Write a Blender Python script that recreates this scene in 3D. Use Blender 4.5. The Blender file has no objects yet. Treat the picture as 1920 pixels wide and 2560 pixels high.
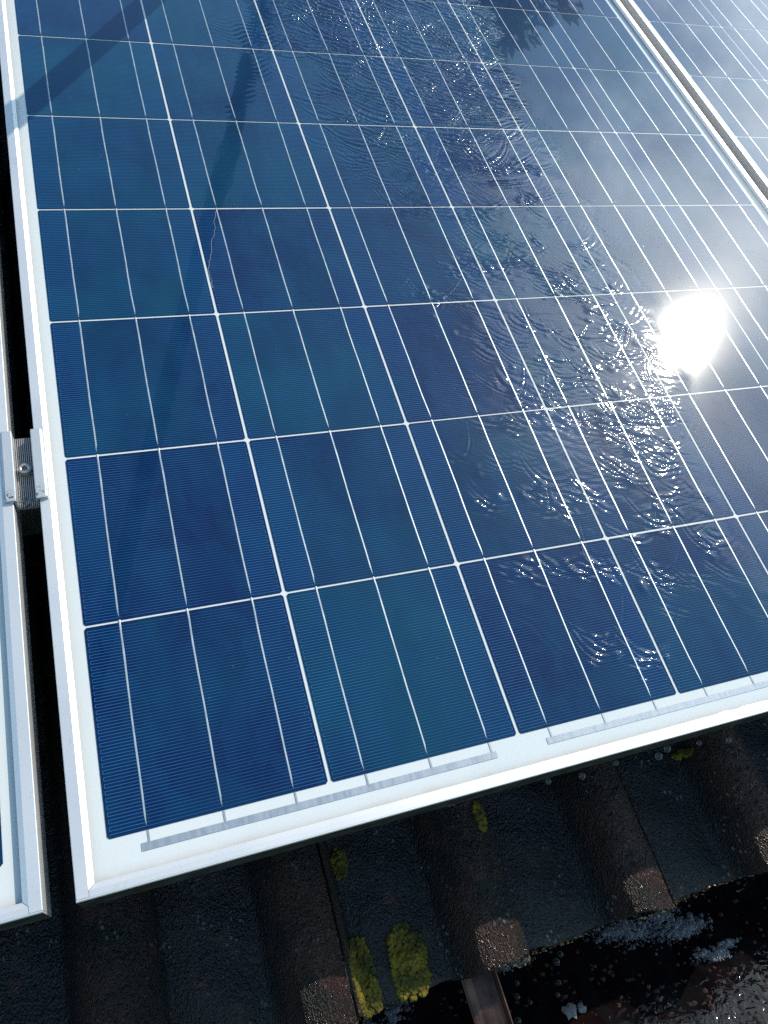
import bpy, bmesh, math, random
import numpy as np
from mathutils import Matrix, Vector

random.seed(7)
C = bpy.context.scene.collection
R = math.radians
PITCH = R(27.0)
M = Matrix.Rotation(PITCH, 4, 'X')          # roof plane (x right, y up the slope, z off the roof) -> world
MM = 0.001

# ------------------------------------------------------------------ camera
cam_d = bpy.data.cameras.new('camera')
cam = bpy.data.objects.new('camera', cam_d)
C.objects.link(cam)
right = Vector((0.93732478, -0.27442683, 0.21473743))
down = Vector((-0.13289126, -0.851201, -0.50773691))
fwd = Vector((0.32212135, 0.44737766, -0.83432072))
loc = Vector((0.03731371, -0.09824908, 0.59418281))
cm = Matrix.Identity(4)
for i in range(3):
    cm[i][0], cm[i][1], cm[i][2], cm[i][3] = right[i], -down[i], -fwd[i], loc[i]
cam.matrix_world = M @ cm
cam_d.sensor_fit = 'VERTICAL'
cam_d.sensor_height = 24.0
cam_d.lens = 24.0 * 1941.0 / 2560.0
cam_d.clip_start = 0.02
cam_d.clip_end = 2000
bpy.context.scene.camera = cam

# ------------------------------------------------------------------ sun and sky
s_loc = Vector((0.642477, 0.478465, 0.598577))
s_w = (M.to_3x3() @ s_loc).normalized()
EL = math.asin(s_w.z)
AZ = math.atan2(s_w.x, s_w.y)
sun_d = bpy.data.lights.new('sun', 'SUN')
sun_d.energy = 3.1
sun_d.angle = R(0.55)
sun_d.color = (1.0, 0.915, 0.77)
sun = bpy.data.objects.new('sun', sun_d)
C.objects.link(sun)
sun.rotation_euler = (-s_w).to_track_quat('-Z', 'Y').to_euler()
sun.location = (3, 3, 8)

world = bpy.data.worlds.new('World')
bpy.context.scene.world = world
world.use_nodes = True


class NT:
    """small helper around a node tree"""
    def __init__(self, tree):
        self.t = tree
        self.n = tree.nodes
        self.l = tree.links

    def node(self, typ, **kw):
        n = self.n.new(typ)
        ins = kw.pop('ins', {})
        for k, v in kw.items():
            setattr(n, k, v)
        for k, v in ins.items():
            self.set(n.inputs[k], v)
        return n

    def set(self, sock, v):
        if isinstance(v, bpy.types.NodeSocket):
            self.l.new(v, sock)
        else:
            sock.default_value = v

    def math(self, op, a, b=None, c=None, clamp=False):
        n = self.n.new('ShaderNodeMath')
        n.operation = op
        n.use_clamp = clamp
        self.set(n.inputs[0], a)
        if b is not None:
            self.set(n.inputs[1], b)
        if c is not None:
            self.set(n.inputs[2], c)
        return n.outputs[0]

    def vmath(self, op, a, b=None):
        n = self.n.new('ShaderNodeVectorMath')
        n.operation = op
        self.set(n.inputs[0], a)
        if b is not None:
            self.set(n.inputs[1], b)
        return n.outputs[1] if op in ('DOT_PRODUCT', 'LENGTH') else n.outputs[0]

    def mix(self, f, a, b):
        n = self.n.new('ShaderNodeMix')
        n.data_type = 'RGBA'
        self.set(n.inputs[0], f)
        self.set(n.inputs[6], a)
        self.set(n.inputs[7], b)
        return n.outputs[2]

    def ss(self, v, lo, hi, a=0.0, b=1.0):
        n = self.n.new('ShaderNodeMapRange')
        n.interpolation_type = 'SMOOTHSTEP'
        self.set(n.inputs[0], v)
        n.inputs[1].default_value = lo
        n.inputs[2].default_value = hi
        n.inputs[3].default_value = a
        n.inputs[4].default_value = b
        return n.outputs[0]

    def noise(self, vec, scale, detail=3.0, rough=0.55, dist=0.0):
        n = self.n.new('ShaderNodeTexNoise')
        self.l.new(vec, n.inputs['Vector'])
        n.inputs['Scale'].default_value = scale
        n.inputs['Detail'].default_value = detail
        n.inputs['Roughness'].default_value = rough
        n.inputs['Distortion'].default_value = dist
        return n.outputs[0]

    def voro(self, vec, scale, feature='F1', out=0):
        n = self.n.new('ShaderNodeTexVoronoi')
        n.feature = feature
        self.l.new(vec, n.inputs['Vector'])
        n.inputs['Scale'].default_value = scale
        return n.outputs[out]

    def scale(self, vec, s):
        n = self.n.new('ShaderNodeMapping')
        self.l.new(vec, n.inputs[0])
        n.inputs['Scale'].default_value = s
        return n.outputs[0]

    def shift(self, vec, s):
        n = self.n.new('ShaderNodeMapping')
        self.l.new(vec, n.inputs[0])
        n.inputs['Location'].default_value = s
        return n.outputs[0]

    def bump(self, h, strength, dist=0.001):
        n = self.n.new('ShaderNodeBump')
        n.inputs['Strength'].default_value = strength
        n.inputs['Distance'].default_value = dist
        self.l.new(h, n.inputs['Height'])
        return n.outputs[0]


w = NT(world.node_tree)
for n in list(w.n):
    w.n.remove(n)
sky = w.node('ShaderNodeTexSky', sky_type='NISHITA', sun_disc=False, sun_elevation=EL, sun_rotation=AZ,
             altitude=200.0, air_density=1.0, dust_density=0.6, ozone_density=2.0)
tint = w.mix(1.0, sky.outputs[0], (0.74, 0.98, 0.97, 1))
tint.node.blend_type = 'MULTIPLY'
bg_sky = w.node('ShaderNodeBackground', ins={'Color': tint, 'Strength': 0.15})
dirv = w.node('ShaderNodeTexCoord').outputs['Generated']
sep = w.node('ShaderNodeSeparateXYZ', ins={0: dirv})
zc = w.math('ADD', w.math('MAXIMUM', sep.outputs[2], 0.0), 0.22)
plane = w.node('ShaderNodeCombineXYZ', ins={0: w.math('DIVIDE', sep.outputs[0], zc), 1: w.math('DIVIDE', sep.outputs[1], zc), 2: 3.7}).outputs[0]
plane = w.shift(plane, (-0.95, 5.21, -3.84))
cl = w.noise(plane, 1.25, 8.0, 0.60, 0.3)
big = w.noise(w.shift(plane, (2.1, 0.4, 0.0)), 0.55, 2.0, 0.5)
cov = w.math('ADD', w.math('MULTIPLY', cl, 0.62), w.math('MULTIPLY', big, 0.50))
mask = w.ss(cov, 0.565, 0.70, 0.0, 0.92)
mask = w.math('MULTIPLY', mask, w.ss(sep.outputs[2], 0.0, 0.06))
ang = w.math('ARCCOSINE', w.math('MINIMUM', w.vmath('DOT_PRODUCT', dirv, tuple(s_w)), 0.99999))
fw = w.math('MULTIPLY', w.math('EXPONENT', w.math('MULTIPLY', ang, -3.0)), 2.2)     # forward scattering in cloud
cst = w.math('ADD', fw, 1.9)
bg_cl = w.node('ShaderNodeBackground', ins={'Color': (0.80, 0.92, 1.0, 1), 'Strength': cst})
wm = w.node('ShaderNodeMixShader', ins={0: mask, 1: bg_sky.outputs[0], 2: bg_cl.outputs[0]})
wo = w.node('ShaderNodeOutputWorld', ins={0: wm.outputs[0]})

sc = bpy.context.scene
sc.render.engine = 'CYCLES'
sc.view_settings.view_transform = 'Standard'
sc.view_settings.look = 'None'
sc.view_settings.exposure = 0.20
sc.view_settings.gamma = 1.0
sc.view_settings.use_curve_mapping = False
sc.cycles.max_bounces = 8
sc.cycles.transparent_max_bounces = 16
sc.cycles.caustics_reflective = False
sc.cycles.caustics_refractive = False
sc.cycles.sample_clamp_indirect = 3.0
sc.cycles.use_denoising = False


# ------------------------------------------------------------------ helpers
def tag(o, label=None, cat=None, group=None, kind=None):
    if label:
        o['label'] = label
    if cat:
        o['category'] = cat
    if group:
        o['group'] = group
    if kind:
        o['kind'] = kind
    return o


def mesh_data(name, verts, faces, mat, smooth=False):
    me = bpy.data.meshes.new(name)
    me.from_pydata([tuple(v) for v in verts], [], faces)
    me.update()
    if mat:
        me.materials.append(mat)
    if smooth:
        me.polygons.foreach_set('use_smooth', [True] * len(me.polygons))
    return me


def fix_normals(me):
    bm = bmesh.new()
    bm.from_mesh(me)
    bmesh.ops.recalc_face_normals(bm, faces=bm.faces)
    bm.to_mesh(me)
    bm.free()


def link(name, me, parent=None, at=None, roof=False):
    o = bpy.data.objects.new(name, me)
    C.objects.link(o)
    if parent:
        o.parent = parent
        if at is not None:
            o.location = at
    else:
        v = Vector(at) if at is not None else Vector((0, 0, 0))
        if roof:
            o.location = M @ v
            o.rotation_euler = (PITCH, 0, 0)
        else:
            o.location = v
    return o


def copy_tree(o, parent=None):
    c = o.copy()
    C.objects.link(c)
    if parent:
        c.parent = parent
    for ch in list(o.children):
        copy_tree(ch, c)
    return c


class MB:
    def __init__(self):
        self.v = []
        self.f = []

    def add(self, vs, fs):
        b = len(self.v)
        self.v += [tuple(p) for p in vs]
        self.f += [tuple(i + b for i in f) for f in fs]

    def box(self, x0, x1, y0, y1, z0, z1):
        self.add([(x0, y0, z0), (x1, y0, z0), (x1, y1, z0), (x0, y1, z0), (x0, y0, z1), (x1, y0, z1), (x1, y1, z1), (x0, y1, z1)],
                 [(0, 3, 2, 1), (4, 5, 6, 7), (0, 1, 5, 4), (1, 2, 6, 5), (2, 3, 7, 6), (3, 0, 4, 7)])

    def prism(self, pts, z0, z1):
        n = len(pts)
        self.add([(x, y, z0) for x, y in pts] + [(x, y, z1) for x, y in pts],
                 [tuple(range(n - 1, -1, -1)), tuple(range(n, 2 * n))] + [(i, (i + 1) % n, n + (i + 1) % n, n + i) for i in range(n)])

    def sweep(self, prof, ends, axis, cap=True):
        """profile points (a, z) swept along an axis; ends = per point (start, end)"""
        n = len(prof)
        P0, P1 = [], []
        for (a, z), (e0, e1) in zip(prof, ends):
            P0.append((a, e0, z) if axis == 'y' else (e0, a, z))
            P1.append((a, e1, z) if axis == 'y' else (e1, a, z))
        self.add(P0 + P1, ([tuple(range(n)), tuple(range(2 * n - 1, n - 1, -1))] if cap else []) + [(i, n + i, n + (i + 1) % n, (i + 1) % n) for i in range(n)])

    def tube(self, pts, rad, seg=10, cap=True):
        pts = [Vector(p) for p in pts]
        rs = rad if isinstance(rad, (list, tuple)) else [rad] * len(pts)
        rings = []
        for i, p in enumerate(pts):
            d = (pts[min(i + 1, len(pts) - 1)] - pts[max(i - 1, 0)]).normalized()
            a = d.orthogonal().normalized() if i == 0 else (rings_a - d * rings_a.dot(d)).normalized()
            rings_a = a
            b = d.cross(a)
            rings.append([p + (a * math.cos(2 * math.pi * k / seg) + b * math.sin(2 * math.pi * k / seg)) * rs[i] for k in range(seg)])
        vs = [q for r in rings for q in r]
        fs = []
        for i in range(len(pts) - 1):
            for k in range(seg):
                fs.append((i * seg + k, i * seg + (k + 1) % seg, (i + 1) * seg + (k + 1) % seg, (i + 1) * seg + k))
        if cap:
            fs += [tuple(range(seg - 1, -1, -1)), tuple(range((len(pts) - 1) * seg, len(pts) * seg))]
        self.add(vs, fs)

    def mesh(self, name, mat, smooth=False, fix=True):
        me = mesh_data(name, self.v, self.f, mat, smooth)
        if fix:
            fix_normals(me)
        return me


def material(name):
    m = bpy.data.materials.new(name)
    m.use_nodes = True
    t = NT(m.node_tree)
    for n in list(t.n):
        t.n.remove(n)
    out = t.node('ShaderNodeOutputMaterial')
    return m, t, out


def principled(t, out, **ins):
    b = t.node('ShaderNodeBsdfPrincipled')
    for k, v in ins.items():
        t.set(b.inputs[k.replace('_', ' ')], v)
    t.l.new(b.outputs[0], out.inputs[0])
    return b


def objco(t):
    return t.node('ShaderNodeTexCoord').outputs['Object']


# ------------------------------------------------------------------ materials
def mat_frame():
    m, t, out = material('anodised_aluminium')
    co = objco(t)
    n1 = t.noise(t.scale(co, (6, 6, 6)), 1.0, 4.0, 0.6)
    dirt = t.ss(t.noise(co, 90.0, 5.0, 0.65), 0.60, 0.78)
    col = t.mix(t.math('MULTIPLY', n1, 0.5), (0.88, 0.87, 0.86, 1), (0.77, 0.765, 0.76, 1))
    col = t.mix(t.math('MULTIPLY', dirt, 0.34), col, (0.30, 0.28, 0.25, 1))
    brushed = t.noise(t.scale(co, (40, 40, 900)), 1.0, 2.0)
    b = principled(t, out, Base_Color=col, Metallic=0.65, Roughness=t.ss(n1, 0.3, 0.7, 0.42, 0.52), Normal=t.bump(brushed, 0.03, 0.0004))
    return m


def mat_backsheet():
    m, t, out = material('white_backsheet')
    co = objco(t)
    n1 = t.noise(co, 14.0, 4.0)
    col = t.mix(n1, (0.80, 0.81, 0.79, 1), (0.75, 0.76, 0.745, 1))
    sp = t.node('ShaderNodeSeparateXYZ', ins={0: co})
    low = t.ss(t.math('ADD', sp.outputs[1], t.math('MULTIPLY', t.noise(co, 40.0, 4.0), 0.010)), -0.0155, -0.0225)
    col = t.mix(t.math('MULTIPLY', low, 0.35), col, (0.50, 0.46, 0.38, 1))
    col = t.mix(t.math('MULTIPLY', t.ss(t.noise(co, 300.0, 4.0, 0.7), 0.68, 0.76), 0.3), col, (0.38, 0.35, 0.30, 1))
    principled(t, out, Base_Color=col, Roughness=0.6, Specular_IOR_Level=0.2)
    return m


def mat_cell():
    m, t, out = material('polycrystalline_silicon')
    co = objco(t)
    info = t.node('ShaderNodeObjectInfo')
    rnd = info.outputs['Random']
    off = t.node('ShaderNodeCombineXYZ', ins={0: t.math('MULTIPLY', rnd, 91.0), 1: t.math('MULTIPLY', rnd, 57.0), 2: t.math('MULTIPLY', rnd, 13.0)}).outputs[0]
    pos = t.vmath('ADD', co, off)
    sep = t.node('ShaderNodeSeparateXYZ', ins={0: co})
    x, y = sep.outputs[0], sep.outputs[1]
    # crystal grains and broad cloudy tone from cell to cell
    g = t.node('ShaderNodeTexVoronoi', feature='F1')
    t.l.new(t.scale(pos, (90, 55, 60)), g.inputs['Vector'])
    g.inputs['Scale'].default_value = 1.0
    gs = t.node('ShaderNodeSeparateColor', ins={0: g.outputs['Color']})
    soft = t.noise(pos, 9.0, 3.0, 0.5, 0.6)
    hue = t.math('ADD', t.math('MULTIPLY', rnd, 0.75), t.math('MULTIPLY', t.math('SUBTRACT', soft, 0.5), 2.4), clamp=True)
    col = t.mix(hue, (0.0004, 0.011, 0.064, 1), (0.0003, 0.050, 0.092, 1))
    col = t.mix(t.math('MULTIPLY', gs.outputs[0], 0.45), col, (0.0010, 0.034, 0.110, 1))
    # printed silver fingers
    P = 0.00243
    fy = t.math('DIVIDE', y, P)
    fr = t.math('ABSOLUTE', t.math('SUBTRACT', t.math('FRACT', fy), 0.5))
    line = t.ss(fr, 0.40, 0.46)
    inx = t.math('MULTIPLY', t.math('GREATER_THAN', x, 0.0018), t.math('LESS_THAN', x, 0.1546))
    line = t.math('MULTIPLY', line, inx)
    par = t.math('LESS_THAN', t.math('FRACT', t.math('MULTIPLY', t.math('ADD', fy, 0.0), 0.5)), 0.5)
    ex = t.math('ADD', t.math('COMPARE', x, 0.00195, 0.00016), t.math('COMPARE', x, 0.15445, 0.00016))
    edge = t.math('MULTIPLY', ex, par)
    iny = t.math('MULTIPLY', t.math('GREATER_THAN', y, 0.0018), t.math('LESS_THAN', y, 0.1548))
    fing = t.math('MULTIPLY', t.math('MAXIMUM', line, edge, clamp=True), iny)
    vis = t.ss(t.noise(t.scale(pos, (1.0, 0.35, 1.0)), 24.0, 2.0), 0.3, 0.7, 0.35, 0.95)
    side = t.ss(t.math('ABSOLUTE', t.math('SUBTRACT', x, 0.07825)), 0.050, 0.054)
    vis = t.math('ADD', vis, t.math('MULTIPLY', side, 0.45))
    col = t.mix(t.math('MULTIPLY', side, t.ss(t.noise(pos, 5.0, 2.0), 0.4, 0.6, 0.0, 0.40)), col, (0.0012, 0.030, 0.125, 1))
    col = t.mix(t.math('MULTIPLY', fing, vis), col, (0.026, 0.16, 0.37, 1))
    principled(t, out, Base_Color=col, Roughness=0.7, Specular_IOR_Level=0.06)
    return m


def mat_ribbon(name, base, rough, metal):
    m, t, out = material(name)
    co = objco(t)
    n1 = t.noise(t.scale(co, (300, 60, 300)), 1.0, 3.0)
    col = t.mix(n1, tuple(c * 0.85 for c in base) + (1,), base + (1,))
    principled(t, out, Base_Color=col, Metallic=metal, Roughness=t.ss(n1, 0.3, 0.7, rough - 0.06, rough + 0.08), Normal=t.bump(n1, 0.25, 0.0003))
    return m


def sheet_shader(name, ior, rough, wet=False, bumpy=False, dust=0.0, coated=False, soft=None):
    """clear pane or water skin: lets the light through, mirrors by Fresnel"""
    m, t, out = material(name)
    tr = t.node('ShaderNodeBsdfTransparent', ins={0: (0.985, 0.99, 0.99, 1)})
    gl = t.node('ShaderNodeBsdfAnisotropic' if False else 'ShaderNodeBsdfGlossy', ins={'Color': (1, 1, 1, 1), 'Roughness': rough})
    fr = t.node('ShaderNodeFresnel', ins={0: ior})
    fac = fr.outputs[0]
    geo = t.node('ShaderNodeNewGeometry')
    fac = t.math('MULTIPLY', fac, t.math('SUBTRACT', 1.0, geo.outputs['Backfacing']))
    if coated:                                     # anti-reflective: little mirror seen square on, full mirror at a slant
        fac = t.math('MULTIPLY', fac, t.ss(fac, 0.062, 0.14, 0.42, 1.15))
    if bumpy:
        co = objco(t)
        h = t.noise(co, 420.0, 3.0, 0.6)
        b = t.bump(h, 0.10, 0.0006)
        t.l.new(b, gl.inputs['Normal'])
        t.l.new(b, fr.inputs['Normal'])
    if wet:
        at = t.node('ShaderNodeAttribute', attribute_name='wet')
        fac = t.math('MULTIPLY', fac, at.outputs['Fac'] if wet == 'film' else t.math('SUBTRACT', 1.0, at.outputs['Fac']))
    mirror = gl.outputs[0]
    if soft:                                       # sharp image of the sky plus a softer lobe imitating bloom round the sun
        gs_ = t.node('ShaderNodeBsdfGlossy', ins={'Color': (1, 1, 1, 1), 'Roughness': soft[0]})
        ml = t.node('ShaderNodeMixShader', ins={0: soft[1], 1: mirror, 2: gs_.outputs[0]})
        mirror = ml.outputs[0]
    mx = t.node('ShaderNodeMixShader', ins={0: fac, 1: tr.outputs[0], 2: mirror})
    last = mx.outputs[0]
    if dust:
        co = objco(t)
        dn = t.ss(t.noise(co, 5.0, 6.0, 0.6), 0.35, 0.75, 0.5, 1.4)
        gl2 = t.node('ShaderNodeBsdfGlossy', ins={'Color': (1, 1, 1, 1), 'Roughness': 0.27})
        mx2 = t.node('ShaderNodeMixShader', ins={0: t.math('MULTIPLY', dn, dust), 1: last, 2: gl2.outputs[0]})
        last = mx2.outputs[0]
    t.l.new(last, out.inputs[0])
    return m


def mat_tile():
    m, t, out = material('wet_concrete_tile')
    co = objco(t)
    info = t.node('ShaderNodeObjectInfo')
    rnd = info.outputs['Random']
    off = t.node('ShaderNodeCombineXYZ', ins={0: t.math('MULTIPLY', rnd, 31.0), 1: t.math('MULTIPLY', rnd, 17.0), 2: 0.0}).outputs[0]
    pos = t.vmath('ADD', co, off)
    sep = t.node('ShaderNodeSeparateXYZ', ins={0: co})
    z = sep.outputs[2]
    big = t.noise(pos, 14.0, 4.0, 0.6)
    grain = t.voro(pos, 330.0)
    grain2 = t.noise(pos, 260.0, 3.0, 0.7)
    gr3 = t.voro(t.scale(pos, (1, 0.8, 1)), 210.0)
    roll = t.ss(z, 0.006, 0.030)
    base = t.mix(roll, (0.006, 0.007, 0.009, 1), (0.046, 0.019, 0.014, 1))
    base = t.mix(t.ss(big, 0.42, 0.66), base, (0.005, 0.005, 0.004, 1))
    base = t.mix(t.math('MULTIPLY', t.ss(t.noise(pos, 38.0, 4.0, 0.6), 0.55, 0.72), 0.5), base, (0.080, 0.030, 0.022, 1))
    speck = t.math('MULTIPLY', t.ss(gr3, 0.34, 0.16), t.ss(t.noise(pos, 30.0, 3.0, 0.6), 0.52, 0.68))
    base = t.mix(t.math('MULTIPLY', speck, 0.8), base, (0.20, 0.19, 0.17, 1))
    hgt = t.math('ADD', t.math('MULTIPLY', t.voro(t.scale(pos, (1.0, 0.7, 1.0)), 620.0), -0.55), t.math('MULTIPLY', t.noise(pos, 900.0, 2.0, 0.6), 0.55))
    hgt = t.math('ADD', hgt, t.math('MULTIPLY', t.noise(t.scale(pos, (1.0, 0.55, 1.0)), 150.0, 4.0, 0.65), 0.75))
    hgt = t.math('ADD', hgt, t.math('MULTIPLY', t.ss(gr3, 0.5, 0.1), 0.25))
    amt = t.math('MULTIPLY', hgt, t.ss(z, 0.002, 0.02, 0.40, 1.0))
    nb = t.bump(amt, 1.0, 0.0042)
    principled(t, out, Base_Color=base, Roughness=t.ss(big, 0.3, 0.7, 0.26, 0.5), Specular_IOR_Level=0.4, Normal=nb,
               Coat_Weight=0.22, Coat_Roughness=0.10, Coat_Normal=nb)
    return m


def mat_simple(name, c0, c1, scale, rough=0.6, metal=0.0, bump=0.0, bscale=None, bdist=0.001, spec=0.5, detail=4.0):
    m, t, out = material(name)
    co = objco(t)
    n1 = t.noise(co, scale, detail, 0.6)
    col = t.mix(t.ss(n1, 0.3, 0.7), c0 + (1,), c1 + (1,))
    kw = dict(Base_Color=col, Roughness=rough, Metallic=metal, Specular_IOR_Level=spec)
    if bump:
        kw['Normal'] = t.bump(t.noise(co, bscale or scale * 3, 3.0), bump, bdist)
    principled(t, out, **kw)
    return m


def mat_clamp():
    m, t, out = material('cast_aluminium_clamp')
    co = objco(t)
    n1 = t.noise(co, 60.0, 4.0)
    sep = t.node('ShaderNodeSeparateXYZ', ins={0: co})
    low = t.ss(sep.outputs[1], 0.016, 0.004)
    dirt = t.math('MULTIPLY', t.ss(t.noise(co, 420.0, 5.0, 0.7), 0.50, 0.60), low)
    col = t.mix(n1, (0.62, 0.63, 0.64, 1), (0.74, 0.74, 0.74, 1))
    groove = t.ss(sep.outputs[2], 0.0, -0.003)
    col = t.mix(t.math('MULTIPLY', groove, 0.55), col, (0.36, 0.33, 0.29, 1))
    col = t.mix(t.math('MULTIPLY', dirt, 0.85), col, (0.05, 0.04, 0.035, 1))
    principled(t, out, Base_Color=col, Metallic=0.5, Roughness=0.42, Normal=t.bump(t.noise(co, 900.0), 0.08, 0.0003))
    return m


def mat_bubble():
    m, t, out = material('clear_water')
    tr = t.node('ShaderNodeBsdfTransparent', ins={0: (0.97, 0.98, 0.98, 1)})
    gl = t.node('ShaderNodeBsdfGlossy', ins={0: (1, 1, 1, 1), 'Roughness': 0.02})
    lw = t.node('ShaderNodeLayerWeight', ins={0: 0.5})
    fac = t.math('ADD', t.math('MULTIPLY', t.math('POWER', lw.outputs['Facing'], 2.6), 0.9), 0.05, clamp=True)
    df = t.node('ShaderNodeBsdfDiffuse', ins={0: (0.75, 0.78, 0.8, 1)})
    rim = t.node('ShaderNodeMixShader', ins={0: 0.45, 1: gl.outputs[0], 2: df.outputs[0]})
    mx = t.node('ShaderNodeMixShader', ins={0: fac, 1: tr.outputs[0], 2: rim.outputs[0]})
    t.l.new(mx.outputs[0], out.inputs[0])
    return m


def mat_foam():
    m, t, out = material('soap_foam')
    tr = t.node('ShaderNodeBsdfTransparent', ins={0: (0.9, 0.92, 0.92, 1)})
    df = t.node('ShaderNodeBsdfDiffuse', ins={0: (0.42, 0.42, 0.43, 1)})
    gl = t.node('ShaderNodeBsdfGlossy', ins={0: (1, 1, 1, 1), 'Roughness': 0.08})
    lw = t.node('ShaderNodeLayerWeight', ins={0: 0.5})
    sk = t.node('ShaderNodeMixShader', ins={0: 0.15, 1: df.outputs[0], 2: gl.outputs[0]})
    fac = t.math('ADD', t.math('MULTIPLY', t.math('POWER', lw.outputs['Facing'], 1.6), 0.8), 0.16, clamp=True)
    mx = t.node('ShaderNodeMixShader', ins={0: fac, 1: tr.outputs[0], 2: sk.outputs[0]})
    t.l.new(mx.outputs[0], out.inputs[0])
    return m


M_frame = mat_frame()
M_back = mat_backsheet()
M_shade_grime = mat_simple('shaded_grimy_frame_side', (0.055, 0.050, 0.046), (0.13, 0.12, 0.11), 50.0, 0.5, 0.55)
M_cell = mat_cell()
M_bus = mat_ribbon('tinned_busbar', (0.66, 0.70, 0.72), 0.40, 0.6)
M_string = mat_ribbon('tinned_string_ribbon', (0.46, 0.50, 0.56), 0.45, 0.5)
M_glass = sheet_shader('solar_glass', 1.68, 0.012, wet=True, dust=0.0030, coated=True, soft=(0.098, 0.34))
M_water = sheet_shader('water_skin', 1.68, 0.022, wet='film', coated=True, soft=(0.055, 0.40))
M_spatter = sheet_shader('spatter_water', 1.5, 0.03)
M_tile = mat_tile()
M_clamp = mat_clamp()
M_bolt = mat_simple('stainless_bolt', (0.42, 0.40, 0.37), (0.60, 0.58, 0.55), 200.0, 0.38, 0.8, 0.15, 700.0)
M_rail = mat_simple('mill_aluminium', (0.30, 0.31, 0.32), (0.42, 0.43, 0.44), 20.0, 0.4, 0.8)
M_lichen = mat_simple('yellow_lichen', (0.055, 0.057, 0.014), (0.22, 0.165, 0.022), 85.0, 0.8, 0.0, 0.6, 900.0, 0.001, 0.2)
M_moss = mat_simple('eave_grime', (0.06, 0.052, 0.035), (0.24, 0.21, 0.13), 240.0, 0.8, 0.0, 0.6, 700.0, 0.001, 0.2)
M_copper = mat_simple('weathered_copper', (0.045, 0.024, 0.018), (0.14, 0.07, 0.045), 24.0, 0.38, 0.5, 0.12, 160.0)
M_strap = mat_simple('copper_strap', (0.06, 0.034, 0.027), (0.15, 0.08, 0.055), 40.0, 0.30, 0.75, 0.1, 160.0)
M_bubble = mat_bubble()
M_foam = mat_foam()
M_debris = mat_simple('pale_wet_leaf', (0.14, 0.135, 0.12), (0.26, 0.25, 0.22), 90.0, 0.4, 0.0, 0.3, 200.0)
M_mud = mat_simple('dark_debris', (0.010, 0.006, 0.005), (0.050, 0.022, 0.018), 120.0, 0.75, 0.0, 0.6, 300.0)
M_pole = mat_simple('black_carbon_pole', (0.010, 0.010, 0.012), (0.020, 0.020, 0.022), 60.0, 0.9, spec=0.05)
M_bristle = mat_simple('dark_bristles', (0.012, 0.012, 0.016), (0.03, 0.03, 0.035), 60.0, 0.7)
M_bark = mat_simple('bark', (0.05, 0.035, 0.025), (0.09, 0.065, 0.045), 6.0, 0.9)
M_leaf = mat_simple('dark_needles', (0.018, 0.035, 0.014), (0.035, 0.055, 0.02), 2.0, 0.7)
M_leaf2 = mat_simple('rusty_needles', (0.09, 0.045, 0.03), (0.14, 0.075, 0.05), 2.0, 0.8)
M_render = mat_simple('house_render', (0.42, 0.39, 0.34), (0.50, 0.46, 0.40), 1.5, 0.9)
M_ground = mat_simple('lawn_green', (0.035, 0.06, 0.02), (0.06, 0.085, 0.03), 0.6, 0.95)
M_under = mat_simple('roof_underlay', (0.012, 0.012, 0.012), (0.02, 0.02, 0.02), 5.0, 0.9)


def mat_gutter_water():
    m, t, out = material('gutter_water')
    co = objco(t)
    n1 = t.noise(co, 26.0, 4.0, 0.6, 0.8)
    col = t.mix(t.ss(n1, 0.42, 0.62), (0.004, 0.003, 0.004, 1), (0.010, 0.005, 0.005, 1))
    sky_murk = t.ss(t.noise(co, 15.0, 4.0, 0.6, 2.2), 0.47, 0.66)
    col = t.mix(t.math('MULTIPLY', sky_murk, 0.8), col, (0.008, 0.008, 0.009, 1))  # murky swirls that also paint sky reflections into the water colour
    h = t.math('ADD', t.noise(co, 42.0, 2.0, 0.5, 1.5), t.math('MULTIPLY', t.noise(co, 170.0, 2.0), 0.3))
    principled(t, out, Base_Color=col, Roughness=0.04, IOR=1.33, Normal=t.bump(h, 0.24, 0.003))
    return m


M_gwater = mat_gutter_water()

# ------------------------------------------------------------------ large setting: ground, house wall, roof
E0 = M @ Vector((0, -0.160, -0.150))         # eave line
g = MB()
gz = -3.6
g.add([(-400, -400, gz), (400, -400, gz), (400, 400, gz), (-400, 400, gz)], [(0, 1, 2, 3)])
tag(link('ground', g.mesh('ground', M_ground)), kind='structure')
b = MB()
b.box(-2.2, 3.0, 0.30, 0.55, gz - 0.05, E0.z - 0.12)
tag(link('house_wall', b.mesh('house_wall', M_render)), 'pale rendered house wall below the eave', 'wall')

u = MB()
u.box(-1.60, 2.35, -0.12, 2.6, -0.205, -0.190)
roof = tag(link('roof', u.mesh('roof', M_under), roof=True), kind='structure')

RH = 0.044


def sstep(t):
    t = min(1.0, max(0.0, t))
    return t * t * (3 - 2 * t)


def roll_h(x):
    """roll of the tile profile: gentle left flank, broad crown, steep right flank"""
    v = ((x - 0.140 + 0.075) % 0.150) - 0.075
    return RH * sstep((v + 0.043) / 0.024) * sstep((0.037 - v) / 0.015) * (0.76 + 0.24 * math.cos(v * 58))


ZP = -0.148                                   # height of the tile pans over the eave
TW, TL = 0.300, 0.420


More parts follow.
